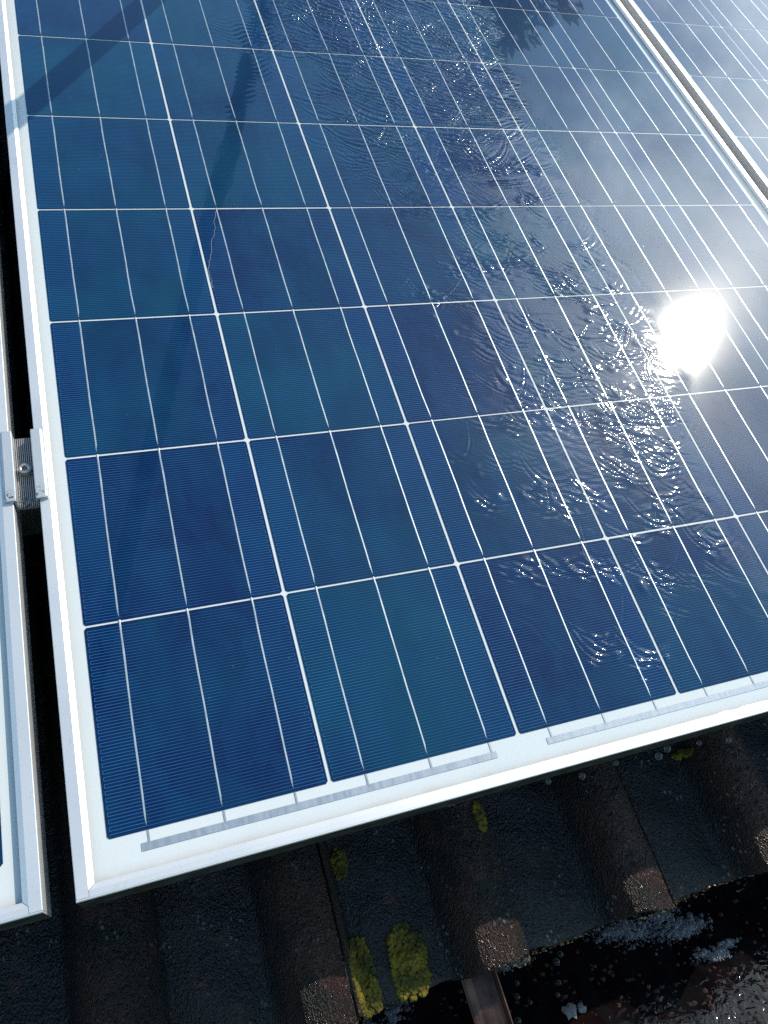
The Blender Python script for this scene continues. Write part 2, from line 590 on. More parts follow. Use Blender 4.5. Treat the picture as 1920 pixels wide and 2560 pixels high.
def tile_mesh(seed):
    rg = np.random.RandomState(seed)
    nx, ny = 150, 190
    xs = np.linspace(0.0012, TW - 0.0012, nx)
    ys = np.linspace(0, TL, ny) ** 1.0
    ph = rg.rand(6) * 6.28
    vs, fs = [], []
    for j in range(ny):
        for i in range(nx):
            x, y = xs[i], ys[j]
            z = roll_h(x - 0.140)             # tile local x=0 is roof x=-0.14
            z -= 0.0013 * max(0.0, 1 - y / 0.006) ** 2 * 1.5
            z += 0.0007 * math.sin(x * 90 + ph[0] + 2 * math.sin(y * 40 + ph[1])) + 0.0005 * math.sin(y * 130 + ph[2] + x * 60)
            z += (rg.randn() * 0.00042 + abs(rg.randn()) ** 3 * 0.00010) * (0.35 + 0.65 * min(1.0, roll_h(x - 0.140) / 0.02))
            yy = y + (0.0016 * math.sin(x * 70 + ph[3]) + 0.0008 * math.sin(x * 210 + ph[4]) if j == 0 else 0)
            vs.append((x, yy, z))
    for j in range(ny - 1):
        for i in range(nx - 1):
            a = j * nx + i
            fs.append((a, a + 1, a + nx + 1, a + nx))
    # nose, sides and underside give the tile its thickness
    T = 0.013
    def rim(idx, flip):
        b0 = len(vs)
        for k in idx:
            x, y, z = vs[k]
            vs.append((x, y + 0.0015, z - T))
        for k in range(len(idx) - 1):
            q = (idx[k], idx[k + 1], b0 + k + 1, b0 + k)
            fs.append(q[::-1] if flip else q)
    rim([i for i in range(nx)], True)
    rim([(ny - 1) * nx + i for i in range(nx)], False)
    rim([j * nx for j in range(ny)], False)
    rim([j * nx + nx - 1 for j in range(ny)], True)
    me = mesh_data('roof_tile', vs, fs, M_tile, True)
    return me


tms = [tile_mesh(s) for s in range(4)]
rr = random.Random(3)
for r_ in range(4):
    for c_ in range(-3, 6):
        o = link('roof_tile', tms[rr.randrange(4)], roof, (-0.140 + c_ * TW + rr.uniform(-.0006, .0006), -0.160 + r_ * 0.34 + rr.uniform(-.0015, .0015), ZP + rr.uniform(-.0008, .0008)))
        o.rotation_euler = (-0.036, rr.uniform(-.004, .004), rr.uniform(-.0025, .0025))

# ------------------------------------------------------------------ solar panels (millimetres)
PX, PY = 159.3177, 158.5
CW, CH = 156.5, 156.4
NC, NR = 6, 10
GXL, GXR = 1.4, NC * PX - 1.4
TOPY = NR * PY - 2.1
XL, XR = GXL - 22.4, GXR + 22.4               # -21 .. 977
YB, YT = -34.6, TOPY + 34.6
ZT, ZG = 6.0, 3.5                             # frame lip, glass (cell faces are z = 0)


def mmv(m):
    m.v = [(x * MM, y * MM, z * MM) for x, y, z in m.v]
    return m


def side_rail(sgn):
    prof = [(0, -34), (0, 5.5), (0.5, 6), (8.0, 6), (8.02, 6), (11.8, 3.9), (11.8, 3.6), (2, 3.6), (2, -32), (13, -32), (13, -34)]
    yb, yt = YB + 1.6, YT - 1.6
    ends = [(yb, yt)] * 11
    ends = list(ends)
    ends[4] = (YB + 5.8, YT - 5.8)
    ends[5] = (YB + 9.4, YT - 9.4)
    ends[6] = (YB + 9.4, YT - 9.4)
    ends[7] = (YB + 9.4, YT - 9.4)
    x0 = XL if sgn < 0 else XR
    m = MB()
    m.sweep([(x0 + a, z) if sgn < 0 else (x0 - a, z) for a, z in prof], ends, 'y', False)
    return mmv(m).mesh('frame_rail', M_frame)


def end_rail(sgn):
    y0 = YB if sgn < 0 else YT
    fl = lambda pr: [(y0 + a, z) if sgn < 0 else (y0 - a, z) for a, z in pr]
    m = MB()
    strip = [(0, -34), (0, 5.4), (0.6, 6), (1.4, 6), (1.4, -34)]
    m.sweep(fl(strip), [(XL, XR)] * 5, 'x')
    prof = [(1.5, 3), (1.5, 6), (5.6, 6), (9.2, 3.9), (9.2, 3.6), (2, 3.6)]
    inn, bev = (XL + 8.25, XR - 8.25), (XL + 12.1, XR - 12.1)
    m.sweep(fl(prof), [inn, inn, inn, bev, bev, inn], 'x', False)
    m.sweep(fl([(2, -32), (14, -32), (14, -34), (2, -34)]), [(XL + 14, XR - 14)] * 4, 'x')
    me = mmv(m).mesh('frame_rail', M_frame)
    me.materials.append(M_shade_grime)
    for p in me.polygons:                          # outward wall: shade painted in as a darker colour, with some grime
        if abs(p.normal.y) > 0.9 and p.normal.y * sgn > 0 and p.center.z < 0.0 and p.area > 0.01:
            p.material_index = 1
    return me


def cell_mesh():
    m = MB()
    c = 1.6
    m.prism([(c, 0), (CW - c, 0), (CW, c), (CW, CH - c), (CW - c, CH), (c, CH), (0, CH - c), (0, c)], -0.4, 0.0)
    return mmv(m).mesh('solar_cell', M_cell)


def busbar_mesh(seed):
    """soldered ribbon: pointed at the low end, runs on over the upper gap; slightly wavy"""
    rg = random.Random(seed)
    ys = [3.0, 6.0, 10.0, 30, 55, 80, 105, 130, 150, CH + 2.2]
    hw = [0.10, 0.38, 0.66, 0.68, 0.72, 0.66, 0.68, 0.73, 0.70, 0.60]
    cx = [0.1] + [rg.uniform(-0.28, 0.28) for _ in ys[1:]]
    zt = [0.12, 0.22, 0.24] + [0.24] * 6 + [0.10]
    vs, fs = [], []
    for y, h, x, z in zip(ys, hw, cx, zt):
        vs += [(x - h, y, 0.02), (x - h * 0.7, y, z), (x + h * 0.7, y, z), (x + h, y, 0.02)]
    for i in range(len(ys) - 1):
        a = 4 * i
        for k in range(3):
            fs.append((a + k, a + k + 1, a + k + 5, a + k + 4)[::-1])
    m = MB()
    m.add(vs, fs)
    return mmv(m).mesh('busbar', M_bus, fix=False)


def wet_amount(x, y):
    """how much of the pane the running water covers (mm, roof-plane coordinates)"""
    xl = np.interp(y, [-40, -2, 30, 74, 162, 261, 378, 513, 630, 750, 852, 1066, 1300], [262, 285, 305, 312, 318, 322, 296, 262, 214, 196, 205, 268, 300])
    xr = np.interp(y, [-40, -5, 37, 111, 156, 254, 350, 480, 580, 717, 932, 1122, 1300], [700, 690, 650, 634, 622, 640, 652, 684, 672, 652, 682, 694, 700])
    wob = 6 * np.sin(y / 23.0) + 4 * np.sin(y / 9.0 + 1.3) + 9 * np.sin(y / 61.0 + 2)
    wl = np.clip((x - (xl - 14 + wob)) / 52.0, 0, 1)
    wr = np.clip(((xr + 16 + 1.3 * wob) - x) / 46.0, 0, 1)
    s = np.minimum(wl, wr)
    return s * s * (3 - 2 * s)


def glass_mesh(wetted):
    step = 6.0
    nx = int((XR - XL - 22) / step) + 1
    ny = int((YT - YB - 16) / step) + 1
    if not wetted:
        nx = ny = 2
    xs = np.linspace(XL + 11, XR - 11, nx)
    ys = np.linspace(YB + 8, YT - 8, ny)
    X, Y = np.meshgrid(xs, ys)
    vs = np.stack([X.ravel(), Y.ravel(), np.full(X.size, ZG)], 1) * MM
    fs = []
    for j in range(ny - 1):
        for i in range(nx - 1):
            a = j * nx + i
            fs.append((a, a + 1, a + nx + 1, a + nx))
    me = mesh_data('glass_pane', vs.tolist(), fs, M_glass)
    if wetted:
        at = me.attributes.new('wet', 'FLOAT', 'POINT')
        at.data.foreach_set('value', np.clip(wet_amount(X, Y) * 5.0 - 0.15, 0, 1).ravel().astype(np.float32))
    return me


def panel_root(label):
    o = bpy.data.objects.new('solar_panel', None)
    C.objects.link(o)
    o.rotation_euler = (PITCH, 0, 0)
    o.empty_display_size = 0.1
    return tag(o, label, 'solar panel', 'solar panels mounted side by side on the tiled roof')


panel = panel_root("wet blue solar panel filling the middle, with water stream and sun glare on it")
for s in (-1, 1):
    link('frame_rail', side_rail(s), panel)
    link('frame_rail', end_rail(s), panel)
bk = MB()
bk.box(XL + 10, XR - 10, YB + 8, YT - 8, -1.2, -0.5)
link('backsheet', mmv(bk).mesh('backsheet', M_back), panel)
cme = cell_mesh()
bmes = [busbar_mesh(k) for k in range(5)]
rb = random.Random(11)
crack_cell = None
for r_ in range(NR):
    for c_ in range(NC):
        ce = link('solar_cell', cme, panel, ((c_ * PX + GXL) * MM, r_ * PY * MM + rb.uniform(-.0002, .0002), 0))
        if (c_, r_) == (1, 3):
            crack_cell = ce
        for k in range(3):
            link('busbar', bmes[rb.randrange(5)], ce, (CW * (1 + 2 * k) / 6 * MM, 0, 0))
# string connectors at both ends, with the ribbon tails soldered to them
for yy, sg in ((-8.0, -1), (TOPY + 8.0, 1)):
    for (a, b_) in ((0, 1), (2, 3), (4, 5)):
        m = MB()
        x0 = a * PX + GXL + CW / 6 - 5
        x1 = b_ * PX + GXL + CW * 5 / 6 + 4
        y0, y1 = sorted((yy, yy + sg * 5.2))
        m.box(x0, x1, y0, y1, -0.45, -0.1)
        link('string_connector', mmv(m).mesh('string_connector', M_string), panel)
    for c_ in range(NC):
        for k in range(3):
            m = MB()
            x = c_ * PX + GXL + CW * (1 + 2 * k) / 6
            y0, y1 = sorted((yy + sg * 1.5, (-0.3 if sg < 0 else TOPY + 0.3)))
            m.box(x - 0.6 + 0.5, x + 1.2, y0, y1, -0.44, 0.02)
            link('ribbon_tail', mmv(m).mesh('ribbon_tail', M_string), panel)

# neighbours: copies of the dry panel made before the pane is added
left_panel = copy_tree(panel)
left_panel.location = M @ Vector((-1.0178, 0, 0))
tag(left_panel, 'leftmost solar panel with a dirty lower frame corner, mostly cut off by the left edge')
right_panel = copy_tree(panel)
right_panel.location = M @ Vector((1.0178, -0.0015, 0))
tag(right_panel, 'rightmost solar panel in the upper right corner, reflecting pale clouds')
link('glass_pane', glass_mesh(True), panel)
dry = glass_mesh(False)
link('glass_pane', dry, left_panel)
link('glass_pane', dry, right_panel)

# hairline crack in one cell
cr = [(190, 643), (185, 625), (180.5, 610), (181, 602), (178, 594), (172, 578), (168, 560), (165, 550), (159.9, 533), (162, 522), (161.5, 505)]
ox, oy = 1 * PX + GXL, 3 * PY
vs, fs = [], []
cr2 = []
for i in range(len(cr) - 1):
    for k in range(3):
        f_ = k / 3
        cr2.append((cr[i][0] * (1 - f_) + cr[i + 1][0] * f_ + random.uniform(-.9, .9), cr[i][1] * (1 - f_) + cr[i + 1][1] * f_))
cr2 = [(max(x, ox + 0.6), min(y, oy + CH - 0.5)) for x, y in cr2]
for x, y in cr2:
    vs += [((x - ox - 0.22) * MM, (y - oy) * MM, 0.0003), ((x - ox + 0.22) * MM, (y - oy) * MM, 0.0003)]
for i in range(len(cr2) - 1):
    fs.append((2 * i, 2 * i + 1, 2 * i + 3, 2 * i + 2))
link('crack', mesh_data('crack', vs, fs, mat_simple('cracked_silicon', (0.22, 0.27, 0.32), (0.30, 0.34, 0.40), 60.0)), crack_cell)

# ------------------------------------------------------------------ mounting rail and clamp
m = MB()
m.sweep([(289, -36), (289, -76), (329, -76), (329, -36), (322, -36), (322, -39), (315, -39), (315, -44), (303, -44), (303, -39), (296, -39), (296, -36)],
        [(-1600, 2300)] * 12, 'x')
o = link('mounting_rail', mmv(m).mesh('mounting_rail', M_rail), roof=True)
tag(o, 'aluminium mounting rail crossing in the dark gap just below the clamp', 'rail')

prof = [(-16.7, 6.1), (-16.6, 7.4), (-14.8, 9.3), (-8.0, 9.3), (-7.4, 8.7), (-7.0, -2.6)]
nr = 9
for k in range(nr):
    a = -6.9 + 13.8 * k / nr
    d = 13.8 / nr
    prof += [(a, -4.4), (a + 0.30 * d, -2.7), (a + 0.70 * d, -2.7), (a + d - 0.01, -4.4)]
prof += [(7.0, -2.6), (7.4, 8.7), (8.0, 9.3), (14.8, 9.3), (16.6, 7.4), (16.7, 6.1), (8.9, 6.1), (8.9, -6.2), (-8.9, -6.2), (-8.9, 6.1)]
m = MB()
m.sweep(prof, [(0, 70)] * len(prof), 'y')
clamp = link('panel_clamp', mmv(m).mesh('panel_clamp', M_clamp), roof=True, at=(-0.0309, 0.2735, 0))
tag(clamp, 'grey aluminium mid clamp with ribbed channel bridging the gap between two panel frames', 'clamp')


def bolt_mesh():
    n = 36
    bm = bmesh.new()
    def ring(r, z, hexa=False):
        vs = []
        for k in range(n):
            a = 2 * math.pi * k / n
            rad = r
            if hexa:
                rad = r * math.cos(math.pi / 6) / math.cos(((a + math.pi / 6) % (math.pi / 3)) - math.pi / 6)
            vs.append(bm.verts.new((rad * math.cos(a) * MM, rad * math.sin(a) * MM, z * MM)))
        return vs
    rings = [ring(5.0, -3.4), ring(5.0, 2.6), ring(4.7, 3.1), ring(3.3, 3.1), ring(2.9, 2.7, True), ring(2.9, -0.5, True)]
    for a, b2 in zip(rings, rings[1:]):
        for k in range(n):
            bm.faces.new((a[k], a[(k + 1) % n], b2[(k + 1) % n], b2[k]))
    bm.faces.new(rings[-1])
    bm.faces.new(rings[0][::-1])
    bmesh.ops.recalc_face_normals(bm, faces=bm.faces)
    me = bpy.data.meshes.new('bolt')
    bm.to_mesh(me)
    bm.free()
    me.materials.append(M_bolt)
    return me


link('bolt', bolt_mesh(), clamp, (0.0, 0.035, 0))

# ------------------------------------------------------------------ running water on the pane
def modes(x, y, rg, n, lmin, lmax, ax=1.0, ay=1.0):
    out = np.zeros_like(x)
    for _ in range(n):
        lam = math.exp(rg.uniform(math.log(lmin), math.log(lmax)))
        th = rg.uniform(0, math.pi)
        out += np.sin(2 * math.pi / lam * (x * math.cos(th) * ax + y * math.sin(th) * ay) + rg.uniform(0, 6.283))
    return out / math.sqrt(n / 2.0)


def water_film():
    rg = np.random.RandomState(21)
    st = 1.0
    x0, x1, y0, y1 = 180.0, 735.0, -34.3, 1215.0
    xs = np.arange(x0, x1, st)
    ys = np.arange(y0, y1, st)
    X, Y = np.meshgrid(xs, ys)
    wet = wet_amount(X, Y)
    core_l = np.interp(Y, [-40, 74, 162, 261, 378, 513, 668, 852, 1070, 1300], [285, 320, 335, 352, 350, 348, 340, 320, 330, 330])
    core = np.clip((X - core_l) / 40.0, 0, 1)
    slope_h = np.zeros_like(X)

    def packet(cx, cy, lam, width, length, curv, tilt, slope, skew=0.0):
        """a short train of capillary ripples with curved crests"""
        rad = max(width, length) * 1.9
        i0, i1 = max(0, int((cx - rad - x0) / st)), min(len(xs), int((cx + rad - x0) / st))
        j0, j1 = max(0, int((cy - rad - y0) / st)), min(len(ys), int((cy + rad - y0) / st))
        if i1 <= i0 or j1 <= j0:
            return
        dx, dy = X[j0:j1, i0:i1] - cx, Y[j0:j1, i0:i1] - cy
        ct, sn = math.cos(tilt), math.sin(tilt)
        a, b = dx * ct + dy * sn, -dx * sn + dy * ct
        q = b - curv * a * a / 2.0 + 0.9 * np.sin(a / 9.5 + cx) + 0.35 * np.sin(a / 4.3 + cy)
        env = np.exp(-(a / width) ** 2) * np.exp(-(q / length) ** 2) * (1 + 0.35 * np.sin(a / 3.1 + cy))
        ph = 2 * math.pi * q / (lam * (1 + 0.018 * q))
        h = (np.sin(ph) + 0.28 * np.sin(2 * ph + 0.6))
        slope_h[j0:j1, i0:i1] += slope * lam / 6.283 * env * h

    def bead(cx, cy, rad, hgt):
        i0, i1 = max(0, int((cx - 3 * rad - x0) / st)), min(len(xs), int((cx + 3 * rad - x0) / st) + 1)
        j0, j1 = max(0, int((cy - 3 * rad - y0) / st)), min(len(ys), int((cy + 3 * rad - y0) / st) + 1)
        if i1 <= i0 or j1 <= j0:
            return
        d2 = (X[j0:j1, i0:i1] - cx) ** 2 + (Y[j0:j1, i0:i1] - cy) ** 2
        slope_h[j0:j1, i0:i1] += hgt * np.exp(-d2 / (rad * rad))

    # broken rows of ripples all down the stream
    for _ in range(760):
        cy = rg.uniform(-10, 1200)
        l = np.interp(cy, [-40, 74, 162, 261, 378, 513, 668, 852, 1070, 1300], [300, 335, 345, 352, 345, 335, 318, 300, 300, 310])
        r_ = np.interp(cy, [-40, 37, 111, 156, 254, 350, 480, 580, 717, 932, 1122, 1300], [660, 620, 610, 600, 615, 630, 655, 650, 630, 675, 690, 700])
        cx = l + (r_ - l) * rg.beta(1.3, 1.2)
        dens = np.interp(cy, [0, 60, 140, 240, 420, 560, 700, 900, 1200], [0.10, 0.12, 0.22, 0.30, 0.35, 0.35, 0.55, 0.95, 1.0])
        if rg.rand() > dens:
            continue
        sz = np.interp(cy, [0, 450, 700, 1000, 1200], [1.0, 1.0, 1.35, 1.7, 1.9])
        packet(cx, cy, sz * rg.uniform(4.2, 7.5), sz * rg.uniform(12, 42), sz * rg.uniform(4, 12), rg.uniform(0.004, 0.035), rg.normal(-0.28, 0.22), rg.uniform(0.06, 0.20) * np.interp(cy, [0, 250, 560, 800, 1200], [1.0, 1.1, 1.5, 3.0, 3.6]))
    # ripples fanning out along the right-hand rim of the stream
    for cy in np.arange(120, 1200, 36.0):
        cx = np.interp(cy, [37, 111, 156, 254, 350, 480, 580, 717, 932, 1122, 1300], [620, 606, 594, 610, 624, 650, 640, 620, 664, 680, 690]) + rg.normal(0, 9)
        if rg.rand() < 0.6:
            packet(cx, cy, rg.uniform(5.5, 8.5), rg.uniform(8, 15), rg.uniform(9, 18), 0.02, rg.uniform(0.3, 1.0), rg.uniform(0.08, 0.2))
    # clusters of steep little waves that catch the sun
    spots = [(392, 482), (452, 522), (505, 617), (571, 478), (638, 482), (507, 431), (508, 376), (500, 344), (517, 280), (565, 318), (604, 288), (597, 252),
             (430, 217), (438, 200), (477, 205), (523, 220), (367, 137), (410, 136), (448, 120), (509, 106), (590, 133), (426, 52), (464, 29), (345, 268), (367, 211),
             (560, 560), (590, 640), (610, 700), (560, 700), (470, 700), (520, 760), (480, 300), (540, 360), (550, 400), (580, 370), (620, 420), (600, 450),
             (560, 180), (530, 160), (480, 330), (450, 330), (460, 300), (500, 300), (540, 290), (570, 285), (585, 305), (430, 300), (610, 330), (620, 300), (545, 250), (575, 225)]
    for (cx, cy) in spots:
        for _ in range(3):
            packet(cx + rg.normal(0, 8), cy + rg.normal(0, 6), rg.uniform(3.6, 6.5), rg.uniform(6, 15), rg.uniform(3, 8), rg.uniform(0.02, 0.07), rg.normal(-0.2, 0.35), rg.uniform(0.10, 0.26))
        for _ in range(5):
            packet(cx + rg.normal(0, 9), cy + rg.normal(0, 6), rg.uniform(3.6, 5.0), rg.uniform(1.8, 4), rg.uniform(2, 3.5), 0.06, rg.normal(-0.2, 0.6), rg.uniform(0.12, 0.28))
        for _ in range(3):
            br = rg.uniform(2.4, 5.5)
            bead(cx + rg.normal(0, 12), cy + rg.normal(0, 6), br, br * rg.uniform(0.10, 0.26))
    for _ in range(60):
        br = rg.uniform(2.4, 4.0)
        bead(rg.uniform(330, 660), rg.uniform(140, 560), br, br * rg.uniform(0.08, 0.2))
    # smoother, longer waves round the sun's image: broad facets that flash
    for _ in range(110):
        cx, cy = rg.uniform(430, 670), rg.uniform(190, 540)
        far = math.hypot(cx - 715, cy - 375)
        packet(cx, cy, rg.uniform(8, 16), rg.uniform(8, 22), rg.uniform(6, 14), rg.uniform(0.0, 0.04), rg.normal(-0.3, 0.45), rg.uniform(0.6, 1.2) * (0.03 + far * 0.00042))
    # a long oblique ridge and its wake near the low edge
    pts = [(330, 116), (347, 103), (366, 88), (373, 72), (384, 52), (391, 27), (398, 18)]
    for (ax, ay), (bx, by) in zip(pts, pts[1:]):
        L = math.hypot(bx - ax, by - ay)
        for k in range(3):
            f_ = (k + 0.5) / 3
            packet(ax + (bx - ax) * f_, ay + (by - ay) * f_, 8.0, L * 0.42, 5.0, 0.004, math.atan2(by - ay, bx - ax), 0.10)
    for k in range(9):
        packet(412 + 3 * k, 26 + 2.0 * k, 5.5, 10, 12, 0.03, 0.9 - 0.12 * k, 0.06)
    patch = 0.5 + 0.62 * modes(X, Y, rg, 12, 70, 170, 1.0, 0.8)
    patch = np.clip(patch, 0.3, 1.35)
    slope_h *= np.where(Y < 640, patch, 1.0 * np.clip((Y - 640) / 120.0, 0, 1) + patch * (1 - np.clip((Y - 640) / 120.0, 0, 1)))
    for (cx, cy) in spots:
        far = math.hypot(cx - 715, cy - 375)
        for _ in range(5):
            packet(cx + rg.normal(0, 9), cy + rg.normal(0, 7), rg.uniform(6, 12), rg.uniform(5, 13), rg.uniform(4, 9), rg.uniform(0.0, 0.06), rg.normal(-0.3, 0.5), rg.uniform(0.8, 1.7) * (0.03 + far * 0.00045))
        for _ in range(2):
            br = rg.uniform(2.6, 5.0)
            bead(cx + rg.normal(0, 13), cy + rg.normal(0, 6), br, br * rg.uniform(0.6, 1.3) * (0.03 + far * 0.00060))
        for _ in range(2):
            packet(cx + rg.normal(0, 10), cy + rg.normal(0, 6), rg.uniform(6.5, 10), rg.uniform(14, 30), rg.uniform(4, 8), rg.uniform(0.025, 0.065), rg.normal(-0.35, 0.3), rg.uniform(0.8, 1.5) * (0.03 + far * 0.00058))
    # slow undulation of the whole sheet, and finer chop in the fast part
    swell = modes(X, Y, rg, 14, 45, 120, 1.0, 0.7) * 0.10
    mid = modes(X, Y, rg, 18, 14, 34, 0.8, 1.2) * 0.055
    calm = np.clip(0.5 + 0.5 * modes(X, Y, rg, 10, 60, 150, 1.0, 0.7), 0.12, 1.0)
    fine = modes(X + 3 * np.sin(Y / 14), Y, rg, 22, 5.0, 10.0, 0.55, 1.35) * 0.034
    sz = np.interp(Y, [0, 450, 1100], [1.0, 1.0, 1.8])
    fine2 = modes(X + 5 * np.sin(Y / 21), Y, rg, 22, 9.0, 17.0, 0.5, 1.35) * 0.085 * np.clip((Y - 620) / 250.0, 0, 1) * core
    upper = np.interp(Y, [0, 150, 500, 800, 1200], [0.2, 0.35, 0.35, 0.6, 0.8])
    h = slope_h * (0.25 + 0.75 * core) + swell * 0.55 * (0.30 + 0.70 * np.clip(core + (Y - 760) / 200.0, 0, 1)) + mid * calm * (0.35 + 0.65 * core) + fine * calm * (0.2 + 0.8 * core) * upper
    h += fine2 * (0.35 + 0.65 * calm)
    # pole side of the stream: horizontal wrinkles high up
    flank = np.clip((Y - 720) / 200.0, 0, 1) * (1 - core)
    h += flank * 0.16 * np.sin(2 * math.pi / 9.0 * (Y + 5 * np.sin(X / 19.0) + 4 * np.sin(X / 7.0 + Y / 30.0))) * calm
    base = np.interp(Y, [-34.3, -33.6, -29.0, -25.2, -22.0, 1300], [5.2, ZT + 0.5, ZT + 0.5, ZG + 0.9, ZG + 0.6, ZG + 0.6])
    damp = np.interp(Y, [-34.3, -31, -20], [0.1, 0.8, 1.0])
    Z = base - 0.48 * (1 - wet) * np.where(Y < -24, 0.8, 1.0) + h * np.minimum(1, wet * 1.1) * damp
    floor_ = np.interp(Y, [-34.3, -29.0, -25.2, -24.0], [5.0, ZT + 0.08, ZG + 0.5, ZG + 0.06])
    Z = np.maximum(Z, floor_)
    keep = wet > 0.02
    nx = len(xs)
    idx = np.arange(X.size).reshape(X.shape)
    q = keep[:-1, :-1] & keep[1:, :-1] & keep[:-1, 1:] & keep[1:, 1:]
    a = idx[:-1, :-1][q]
    F = np.stack([a, a + 1, a + nx + 1, a + nx], 1)
    used = np.unique(F)
    remap = np.full(X.size, -1)
    remap[used] = np.arange(len(used))
    F = remap[F]
    V = np.stack([X.ravel()[used], Y.ravel()[used], Z.ravel()[used]], 1) * MM
    me = bpy.data.meshes.new('water_film')
    me.vertices.add(len(V))
    me.vertices.foreach_set('co', V.astype(np.float32).ravel())
    me.loops.add(F.size)
    me.loops.foreach_set('vertex_index', F.astype(np.int32).ravel())
    me.polygons.add(len(F))
    me.polygons.foreach_set('loop_start', (np.arange(len(F)) * 4).astype(np.int32))
    me.polygons.foreach_set('loop_total', np.full(len(F), 4, np.int32))
    me.update(calc_edges=True)
    me.polygons.foreach_set('use_smooth', np.ones(len(F), bool))
    at = me.attributes.new('wet', 'FLOAT', 'POINT')
    at.data.foreach_set('value', np.clip(wet.ravel()[used] * 5.0 - 0.15, 0, 1).astype(np.float32))
    me.materials.append(M_water)
    o = link('water_film', me, roof=True)
    tag(o, 'clear rippled rinse water streaming down over the middle solar panel', 'water', kind='stuff')


water_film()

# fine spatter on the dry part of the pane
rg = random.Random(77)
m = MB()
for k in range(230):
    if k < 150:
        x, y = rg.uniform(690, 950), rg.uniform(120, 900)
    elif k < 200:
        x, y = rg.gauss(800, 60), rg.gauss(520, 50)
    else:
        x, y = rg.uniform(20, 300), rg.uniform(20, 900)
    if not 12 < x < 945 or wet_amount(x, y) > 0.01:
        continue
    r_ = rg.choice([0.5, 0.6, 0.8, 1.0, 1.5])
    n = 10
    rings = [(1.0, 0.0), (0.8, 0.30), (0.45, 0.48)]
    vs = [(x + r_ * f_ * math.cos(6.283 * i / n), y + 1.15 * r_ * f_ * math.sin(6.283 * i / n), ZG + 0.02 + r_ * h_) for f_, h_ in rings for i in range(n)] + [(x, y, ZG + 0.02 + r_ * 0.54)]
    fs = [(a * n + i, a * n + (i + 1) % n, (a + 1) * n + (i + 1) % n, (a + 1) * n + i) for a in range(2) for i in range(n)] + [(2 * n + i, 2 * n + (i + 1) % n, 3 * n) for i in range(n)]
    m.add(vs, fs)
tag(link('spatter', mmv(m).mesh('spatter', M_spatter, True, False), roof=True), 'tiny scattered water droplets on the drier glass right of the stream', 'droplets', kind='stuff')

# ------------------------------------------------------------------ gutter under the eave (world axes)
GY, GZ, GR = E0.y - 0.022, E0.z - 0.082, 0.076
GX0, GX1 = -0.95, 1.75


def arc_sheet(r, a0, a1, n, x0, x1, t):
    prof = [(GY + r * math.cos(a), GZ + r * math.sin(a)) for a in [a0 + (a1 - a0) * k / n for k in range(n + 1)]]
    prof += [(GY + (r - t) * math.cos(a), GZ + (r - t) * math.sin(a)) for a in [a1 + (a0 - a1) * k / n for k in range(n + 1)]]
    return prof


m = MB()
pr_ = arc_sheet(GR, -math.pi - 0.05, 0.15, 28, GX0, GX1, 0.0012)
m.sweep([(a, z) for a, z in pr_], [(GX0, GX1)] * len(pr_), 'x')
gutter = link('gutter', m.mesh('gutter', M_copper, True))
tag(gutter, 'brown copper half-round gutter full of dark water below the tile edge', 'gutter')
m = MB()
m.tube([(GX0, GY - GR - 0.004, GZ + 0.002), (GX1, GY - GR - 0.004, GZ + 0.002)], 0.006, 14)
link('rolled_rim', m.mesh('rolled_rim', M_copper, True), gutter)

WZ = GZ - 0.024
hw = math.sqrt(GR ** 2 - 0.024 ** 2) - 0.002
m = MB()
nx, ny = 220, 14
for j in range(ny + 1):
    for i in range(nx + 1):
        m.v.append((GX0 + (GX1 - GX0) * i / nx, GY - hw + 2 * hw * j / ny, WZ))
for j in range(ny):
    for i in range(nx):
        a = j * (nx + 1) + i
        m.f.append((a, a + 1, a + nx + 2, a + nx + 1))
tag(link('gutter_water', m.mesh('gutter_water', M_gwater, True)), kind='structure', label='dark water standing in the gutter')


def eave_pt(x_mm, f):
    """point on the gutter water: f=0 at the roof side, 1 at the front rim"""
    return Vector((x_mm * MM, GY + hw - 2 * hw * f, WZ))


# foam rafts: lacy sheet with round holes
def foam(seed, cx, f, sx, sy, count):
    """raft of froth: many small thin bubbles, packed in the middle and loose at the rim"""
    rg = random.Random(seed)
    c0 = eave_pt(cx, f)
    m = MB()
    n = 8
    lobes = [(rg.uniform(-.75, .75), rg.uniform(-.6, .6), rg.uniform(0.3, 0.6)) for _ in range(7)]
    placed = 0
    while placed < count:
        lx, ly, lr = lobes[rg.randrange(7)]
        a_, q_ = rg.uniform(0, 6.283), abs(rg.gauss(0, 0.55)) * lr
        x, y = c0.x + (lx + q_ * math.cos(a_)) * sx, c0.y + (ly + q_ * math.sin(a_)) * sy
        placed += 1
        if abs(y - GY) > hw - 0.001:
            y = GY + math.copysign(hw - 0.001 - abs(rg.gauss(0, 0.0015)), y - GY)
        r_ = min(0.0032, 0.00045 + rg.expovariate(1 / 0.00045))
        ph = rg.uniform(0, 1)
        vs = []
        for f_, h_ in ((1.0, -0.1), (0.86, 0.38), (0.5, 0.66)):
            vs += [(x + r_ * f_ * math.cos(6.283 * (i + ph) / n), y + r_ * f_ * math.sin(6.283 * (i + ph) / n), WZ + 0.0003 + r_ * h_) for i in range(n)]
        vs.append((x, y, WZ + 0.0003 + r_ * 0.75))
        m.add(vs, [(k * n + i, k * n + (i + 1) % n, (k + 1) * n + (i + 1) % n, (k + 1) * n + i) for k in range(2) for i in range(n)] + [(2 * n + i, 2 * n + (i + 1) % n, 3 * n) for i in range(n)])
    return link('foam', m.mesh('foam', M_foam, True, False))


